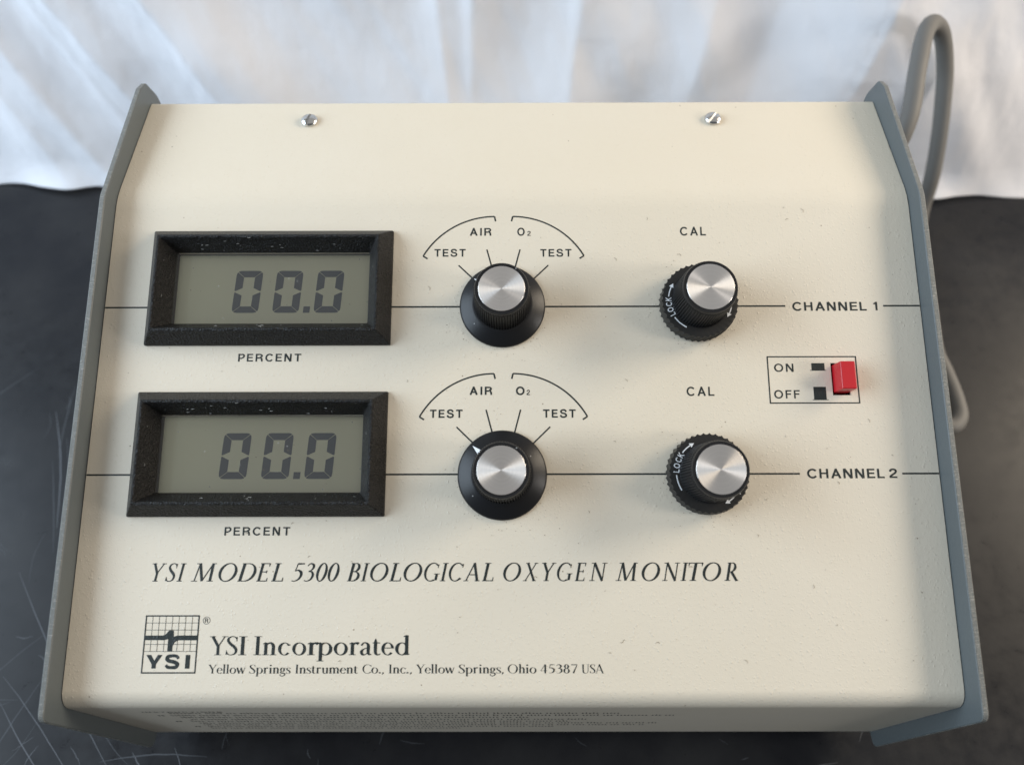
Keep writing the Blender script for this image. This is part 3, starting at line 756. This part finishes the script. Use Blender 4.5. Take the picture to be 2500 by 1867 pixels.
SP = [(-10.085, 1.35, .09), (-10.15, 1.42, .10), (-10.27, 1.435, .10), (-10.40, 1.41, .12), (-10.43, 1.34, .13), (-10.36, 1.285, .12), (-10.20, 1.25, .12), (-10.11, 1.19, .13), (-10.15, 1.11, .12), (-10.27, 1.095, .10), (-10.40, 1.11, .10), (-10.455, 1.17, .09)]
q = spline(SP, 6); ribbon_flat(sv, sfc, [(a, b_) for a, b_, c in q], [c*.9 for a, b_, c in q], 0.004)
me = bpy.data.meshes.new('emblem_letter'); me.from_pydata([Vector(p)*CM for p in sv], [], sfc); me.update()
o = link('emblem_letter', me, M_INK, case, mtx=PM); o['label'] = 'bold letter S in the emblem'
ink('emblem_letter', [[(-9.875, 1.065), (-9.735, 1.065), (-9.735, 1.46), (-9.875, 1.46)]], 'bold letter I in the emblem')
rv, rf = [], []
ribbon_flat(rv, rf, arc_pts(-9.325, 2.455, .105, .105, 0, 360, 32), [.014]*33, .004)
me = bpy.data.meshes.new('registered_mark'); me.from_pydata([Vector(p)*CM for p in rv], [], rf); me.update()
link('registered_mark', me, M_INK, case, mtx=PM)
o = sans('R', -9.375, -9.28, 2.39, 2.52, bold=.01, label='small letter R inside its circle', name='registered_mark')

# instructions on the front face: heading and lines too small to read
FM = Matrix.Translation(Vector((0, 0, 0))) @ Matrix(((1, 0, 0, 0), (0, 0, -1, 0), (0, 1, 0, 0), (0, 0, 0, 1)))
sans('INSTRUCTIONS', -11.6, -9.1, 6.86, 7.02, bold=0, label='heading INSTRUCTIONS on the front face', mat=M_INK_FAINT, frame=FM)
random.seed(11)
y = 6.55; lines = [(1.5, 13.6), (0, 17.2), (0, 12.8), (0, 15.4), (1.0, 16.6), (0, 14.2), (0, 12.2), (1.0, 9.5)]
lines = [(-10.9, 3.0), (-11.0, 5.3), (-10.9, .5), (-10.8, 1.9), (-11.0, 1.6), (-10.9, 4.9), (-10.9, 4.6), (-10.9, 1.5), (-11.0, -1.8)]
v, f = [], []
for li, (x0, x1) in enumerate(lines):
    x = x0+random.uniform(0, .1); y = 6.50-li*.50
    if li in (1, 4, 7):
        for dx in (-.45, -.33): v += [(x0+dx, y, .004), (x0+dx+.07, y, .004), (x0+dx+.07, y+.17, .004), (x0+dx, y+.17, .004)]; f += [tuple(range(len(v)-4, len(v)))]
    while x < x1:
        for k in range(random.randint(2, 9)):
            hh = random.choice((.20, .20, .20, .29)); ww = random.uniform(.03, .06)
            v += [(x, y, .004), (x+.03, y, .004), (x+.03, y+hh, .004), (x, y+hh, .004)]; f.append(tuple(range(len(v)-4, len(v))))
            yy = y+random.choice((0, .045, .09))
            v += [(x+.018, yy, .004), (x+ww+.018, yy, .004), (x+ww+.018, yy+.05, .004), (x+.018, yy+.05, .004)]; f.append(tuple(range(len(v)-4, len(v))))
            x += .115
        x += .09
me = bpy.data.meshes.new('fine_print'); me.from_pydata([Vector(p)*CM for p in v], [], f); me.update()
o = link('fine_print', me, M_INK_FAINT, case, mtx=FM); o['kind'] = 'stuff'; o['label'] = 'lines of tiny instruction print on the front face'

# ------------------------------------------------------------------ displays
def rect(hw, hh, z): return [(-hw, -hh, z), (hw, -hh, z), (hw, hh, z), (-hw, hh, z)]
rings = [rect(4.035, 1.985, 0.0), rect(4.035, 1.985, .10), rect(3.66, 1.63, .65), rect(3.585, 1.55, .65), rect(3.25, 1.235, .04), rect(3.25, 1.235, -.34)]
v, f = [], []
for r in rings: v += r
for i in range(len(rings)-1):
    for k in range(4): f.append((i*4+k, i*4+(k+1) % 4, (i+1)*4+(k+1) % 4, (i+1)*4+k))
bez_me = mesh('display', v, f)
disp = link('display', bez_me, M_BEZEL, monitor, mtx=pmat(-8.015, 13.065))
bevel(disp, 0.045, 3, 20)
disp['label'] = 'upper display reading 00.0 in a black bezel'
link('lcd_panel', mesh('lcd_panel', rect(3.25, 1.235, -.24), [(0, 1, 2, 3)]), M_LCD, disp)
link('display_window', mesh('display_window', rect(3.249, 1.234, .0), [(0, 1, 2, 3)]), M_GLASS, disp)
def digit_mesh():
    # 0 of six mitred segments, slanted; cell .88 wide, 1.49 high
    Wd, H, s, g = .89, 1.475, .265, .006
    def R(x, y): return (x+.10*(y/H), y, -.233)
    c, sh = .17, .225
    m_, e_ = c*.29, c*.08
    base = [(c, 0), (Wd-c, 0), (Wd-c*.5, e_), (Wd-m_-g, m_-g), (Wd-s-g, sh), (s+g, sh), (m_+g, m_-g), (c*.5, e_)]
    left = [(0, c), (e_, c*.5), (m_-g, m_+g), (s-g, sh+g), (s-g, H/2-.13), (.03, H/2-.022), (0, H/2-.04)]
    S_ = [base, [(x, H-y) for x, y in base], left, [(x, H-y) for x, y in left], [(Wd-x, y) for x, y in left], [(Wd-x, H-y) for x, y in left]]
    v, f = [], []
    for p in S_:
        n0 = len(v); v += [R(*q) for q in p]; f.append(tuple(range(n0, n0+len(p))))
    return mesh('digit', v, f)
dm = digit_mesh()
for x in (-1.37, -.01, 1.375): link('digit', dm, M_SEG, disp, (x, -.79, 0))
link('decimal_point', mesh('decimal_point', [(0, 0, -.233), (.22, 0, -.233), (.235, .22, -.233), (.015, .22, -.233)], [(0, 1, 2, 3)]), M_SEG, disp, (1.025, -.79, 0))

# ------------------------------------------------------------------ selector knobs
def knurl(amp, teeth_per=2):
    def fn(i, k, n, r, a):
        return (r+(amp if k % teeth_per == 0 else -amp), a)
    return fn
sel = link('selector_knob', lathe('selector_knob', [(1.41, 0), (1.415, .05), (1.40, .10), (1.36, .13), (1.0, .33), (.93, .36), (.80, .36)], 128), M_KNOB, monitor, mtx=pmat(US, V1))
sel['label'] = 'upper black selector knob with spun silver cap'
def grip_rad(amp):
    def fn(i, k, n, r, a): return (r+(amp*(1 if k % 4 in (0, 1) else -1) if 0 < i < 5 else 0), a)
    return fn
g1 = lathe('grip', [(.905, .34), (.90, .37), (.885, .8), (.87, 1.3), (.855, 1.68), (.845, 1.72), (.838, 1.79), (.82, 1.825), (.745, 1.825), (.735, 1.80)], 264, grip_rad(.021), 28)
link('grip', g1, M_GRIP, sel)
def cap_mesh(r, h): return lathe('knob_cap', [(r, h-.05), (r, h-.004), (r-.005, h), (r*.6, h-.004), (r*.3, h-.006), (.004, h-.007)], 96, None, 30, cap1=True)
link('knob_cap', cap_mesh(.722, 1.835), M_SPUN, sel)
a = math.radians(136)
def cone_h(r): return .13+(1.36-r)*(.20/.36)+.004
pt = [(1.31, 0), (.985, .085), (.985, -.085)]
pv = []
for r, s in pt: pv.append((r*math.cos(a)-s*math.sin(a), r*math.sin(a)+s*math.cos(a), cone_h(math.hypot(r, s))+.004))
link('pointer', mesh('pointer', pv, [(0, 1, 2)]), M_WHITE, sel)

# ------------------------------------------------------------------ calibration knobs with locking dials
NT = 40
def scallop(i, k, n, r, a):
    ph = (k % (n//NT))/(n//NT)
    dip = 4*ph*(1-ph)
    tw = [0, 0, 0.10, 0.17, 0.17, 0][min(i, 5)]
    if i in (1, 2, 3): r = r-.05*dip
    if i == 4: r = r-.02*dip
    return (r, a+tw)
cal = link('calibration_knob', lathe('calibration_knob', [(1.12, .0), (1.255, .06), (1.265, .35), (1.25, .585), (1.16, .60), (.8, .60)], NT*8, scallop, 35), M_DIAL, monitor, mtx=pmat(UC, V1))
cal['label'] = 'upper black calibration knob on its locking dial'
g2 = lathe('grip', [(.915, .595), (.91, .62), (.895, 1.0), (.875, 1.4), (.855, 1.80), (.848, 1.84), (.842, 1.90), (.825, 1.945), (.745, 1.945), (.735, 1.92)], 264, grip_rad(.021), 28)
link('grip', g2, M_GRIP, cal)
link('knob_cap', cap_mesh(.728, 1.958), M_SPUN, cal)
def dial_print(rot):
    v, f = [], []; z = .606; SF = sans_font(.16)
    def place(pts, fs):
        n0 = len(v); v.extend([(x, y, z) for x, y in pts]); f.extend([tuple(n0+i for i in q) for q in fs])
    for base in (rot, rot+180):
        for ch, ang in zip('LOCK', (207, 198, 187.5, 178)):
            g = SF[ch][1]; e0, e1 = ink_extent(g, 0, .16, .16); th = math.radians(ang+base)
            for P in glyph_ribbons(g, .16, .16):
                z += .0002
                q = ribbon([(a_[0], a_[1]) for a_ in P], [a_[2] for a_ in P]); pts = []
                for k, p in enumerate(q):
                    pts += (p[:2] if k == 0 else [])+[p[3], p[2]]
                w2 = []
                for x, y in pts:
                    x = (x-(e0+e1)/2)*.155; y = y*.19+.925
                    w2.append((y*math.cos(th)+x*math.sin(th), y*math.sin(th)-x*math.cos(th)))
                place(w2, [(2*k, 2*k+1, 2*k+3, 2*k+2) for k in range(len(q))])
        for a0, a1 in ((214, 242), (153, 173)):
            vv, ff = [], []; ribbon_flat(vv, ff, arc_pts(0, 0, 1.02, 1.02, a0+base, a1+base, 12), [.035]*13, 0)
            place([(x, y) for x, y, _ in vv], ff)
        t0 = math.radians(146+base); t1_ = math.radians(154+base)
        place([(1.02*math.cos(t0), 1.02*math.sin(t0)), (.945*math.cos(t1_), .945*math.sin(t1_)), (1.095*math.cos(t1_), 1.095*math.sin(t1_))], [(0, 1, 2)])
    me = bpy.data.meshes.new('dial_print'); me.from_pydata([Vector(p)*CM for p in v], [], f); me.update()
    bm = bmesh.new(); bm.from_mesh(me); bm.normal_update()
    for fc in bm.faces:
        if fc.normal.z < 0: fc.normal_flip()
    bm.to_mesh(me); bm.free(); return me
o = link('dial_print', dial_print(0), M_WHITE, cal); o['label'] = 'white LOCK lettering and arrows round the dial'

random.seed(21)
v, f = [], []
for i in range(34):
    side = random.choice('tbbtlr'); L = random.uniform(.04, .13); a = random.uniform(0, 3.1)
    if side in 'tb':
        q = random.uniform(.08, .95); x = random.uniform(-3.2, 3.2); y = (1.235+.315*q)*(1 if side == 't' else -1); h = .04+.61*q+.012
    else:
        q = random.uniform(.08, .95); y = random.uniform(-1.2, 1.2); x = (3.25+.335*q)*(1 if side == 'r' else -1); h = .04+.61*q+.012
    dx, dy = (L*math.cos(a), .12*L*math.sin(a)) if side in 'tb' else (.12*L*math.cos(a), L*math.sin(a))
    ribbon_flat(v, f, [(x, y), (x+dx/2, y+dy/2), (x+dx, y+dy)], [.010, .012, .008], h+.01)
me = bpy.data.meshes.new('lint'); me.from_pydata([Vector(p)*CM for p in v], [], f); me.update()
o = link('lint', me, M_LINT, disp); o['kind'] = 'stuff'

# lower channel: copies of display and knobs
def dup(src, mtx, label):
    c = src.copy(); C.objects.link(c); c.parent = monitor; c.matrix_local = mtx; c['label'] = label
    for ch in list(src.children):
        d = ch.copy(); C.objects.link(d); d.parent = c
    return c
dup(disp, pmat(-8.03, 7.545), 'lower display reading 00.0 in a black bezel')
dup(sel, pmat(US, V2), 'lower black selector knob with spun silver cap')
dup(cal, pmat(UC, V2, 0, -31), 'lower black calibration knob on its locking dial')

# ------------------------------------------------------------------ power button
me = box_m('power_button', -.245, .245, -.46, .46, -.35, .60)
for q in me.vertices:
    if q.co.z > 0.004: q.co.x *= .965; q.co.y *= .975
btn = link('power_button', me, M_RED, monitor, mtx=pmat(10.665, 9.94)); bevel(btn, .035, 3)
btn['label'] = 'red rectangular power push button'
link('switch_well', mesh('switch_well', rect(.33, .56, -.34), [(0, 1, 2, 3)]), M_HOLE, monitor, mtx=pmat(10.66, 9.93))

# ------------------------------------------------------------------ slotted screws on the top
def screw_mesh(ang):
    head = lathe('screw', [(.31, 0), (.315, .04), (.30, .09), (.25, .145), (.16, .185), (.07, .20), (.002, .203)], 48, None, 50, cap0=True, cap1=True)
    cut = box_m('cut', -.045, .045, -.5, .5, .085, .5)
    cut.transform(Matrix.Rotation(math.radians(ang), 4, 'Z'))
    oh = bpy.data.objects.new('h', head); oc = bpy.data.objects.new('c', cut); C.objects.link(oh); C.objects.link(oc)
    md = oh.modifiers.new('b', 'BOOLEAN'); md.operation = 'DIFFERENCE'; md.object = oc; md.solver = 'EXACT'
    dg = bpy.context.evaluated_depsgraph_get(); dg.update()
    me = bpy.data.meshes.new_from_object(oh.evaluated_get(dg))
    bpy.data.objects.remove(oh); bpy.data.objects.remove(oc)
    me.materials.clear(); me.name = 'screw'; return me
ztop = ZA+L1*sa
for x, y, an, lb in ((-7.43, 19.19, -14, 'left slotted screw, slot nearly upright'), (7.39, 19.22, -40, 'right slotted screw, slot turned diagonal')):
    o = link('screw', screw_mesh(an), M_STEEL, monitor, (x, y, ztop)); o['label'] = lb

# lint lying on the panel
random.seed(3)
v, f = [], []
for i in range(46):
    u = random.uniform(-13, 13); vv = random.uniform(.8, 16); a = random.uniform(0, 3.1); L = random.uniform(.03, .16)
    ribbon_flat(v, f, [(u, vv), (u+L*.5*math.cos(a), vv+L*.5*math.sin(a)), (u+L*math.cos(a+.6), vv+L*math.sin(a+.6))], [.012, .014, .010], .008+i*.0002)
k = 0
for cu, cv, r0 in ((US, V1, 1.42), (US, V2, 1.42), (UC, V1, 1.28), (UC, V2, 1.28)):
    for i in range(75):
        a = random.gauss(-1.9, 1.1) if i % 3 else random.uniform(0, 6.28); r = r0+abs(random.gauss(0, .28)); q = random.uniform(.004, .013)
        x, y = cu+r*math.cos(a), cv+r*math.sin(a); n0 = len(v); k += 1
        v += [(x-q, y-q*.6, .02), (x+q, y-q, .02), (x+q*.7, y+q, .02), (x-q*.8, y+q*.7, .02)]; f.append((n0, n0+1, n0+2, n0+3))
for i in range(120):
    x, y = random.uniform(-13, 13), random.uniform(.6, 16); q = random.uniform(.005, .014); n0 = len(v)
    v += [(x-q, y-q*.6, .02), (x+q, y-q, .02), (x+q*.7, y+q, .02), (x-q*.8, y+q*.7, .02)]; f.append((n0, n0+1, n0+2, n0+3))
me = bpy.data.meshes.new('lint'); me.from_pydata([Vector(p)*CM for p in v], [], f); me.update()
o = link('lint', me, M_DUST, case, mtx=PM); o['kind'] = 'stuff'

# ------------------------------------------------------------------ power cord
def tube(name, P, r, n=16, sub=10):
    pts = []
    for i in range(len(P)-1):
        p0, p1, p2, p3 = (Vector(P[max(i-1, 0)]), Vector(P[i]), Vector(P[i+1]), Vector(P[min(i+2, len(P)-1)]))
        for k in range(sub):
            t = k/sub
            pts.append(.5*((2*p1)+(-p0+p2)*t+(2*p0-5*p1+4*p2-p3)*t*t+(-p0+3*p1-3*p2+p3)*t**3))
    pts.append(Vector(P[-1]))
    v, f = [], []; nrm = None
    for i, p in enumerate(pts):
        d = (pts[min(i+1, len(pts)-1)]-pts[max(i-1, 0)]).normalized()
        if nrm is None: nrm = d.orthogonal().normalized()
        nrm = (nrm-d*nrm.dot(d)).normalized(); b = d.cross(nrm)
        for k in range(n):
            a = 2*math.pi*k/n; v.append(tuple(p+(nrm*math.cos(a)+b*math.sin(a))*r))
    for i in range(len(pts)-1):
        for k in range(n):
            f.append((i*n+k, i*n+(k+1) % n, (i+1)*n+(k+1) % n, (i+1)*n+k))
    f.append(tuple(range(n-1, -1, -1))); f.append(tuple((len(pts)-1)*n+k for k in range(n)))
    return mesh(name, v, f, 60)
Z = ZA
CP = [(10.5, 20.3, 4.0), (12.0, 21.4, 4.3), (14.8, 21.9, 6.0), (17.0, 23.0, 7.9), (17.71, 24.0, 9.43), (18.45, 26.5, 10.29), (19.18, 28.5, 10.64), (20.01, 29.7, 10.42), (20.92, 30.0, 9.61), (21.75, 29.6, 7.98), (22.12, 28.8, 6.52), (22.37, 27.9, 5.05), (22.55, 26.9, 3.3),
      (22.65, 26.2, 1.5), (22.6, 25.0, .42), (22.35, 23.2, .39), (21.95, 20.5, .39), (21.5, 17.8, .39),
      (21.6, 16.3, .39), (21.65, 14.9, .39), (21.5, 13.85, .39), (20.9, 13.35, .39), (20.0, 13.7, .39), (19.2, 15.0, .39), (18.6, 17.8, .39), (18.6, 21, .39), (19.6, 24.0, .39), (18.5, 26.0, .39), (14, 26.3, .39)]
cord = link('power_cord', tube('power_cord', CP, .395), M_CORD)
cord['label'] = 'grey power cord looping up behind the right side plate and down onto the table'
cord['category'] = 'power cord'
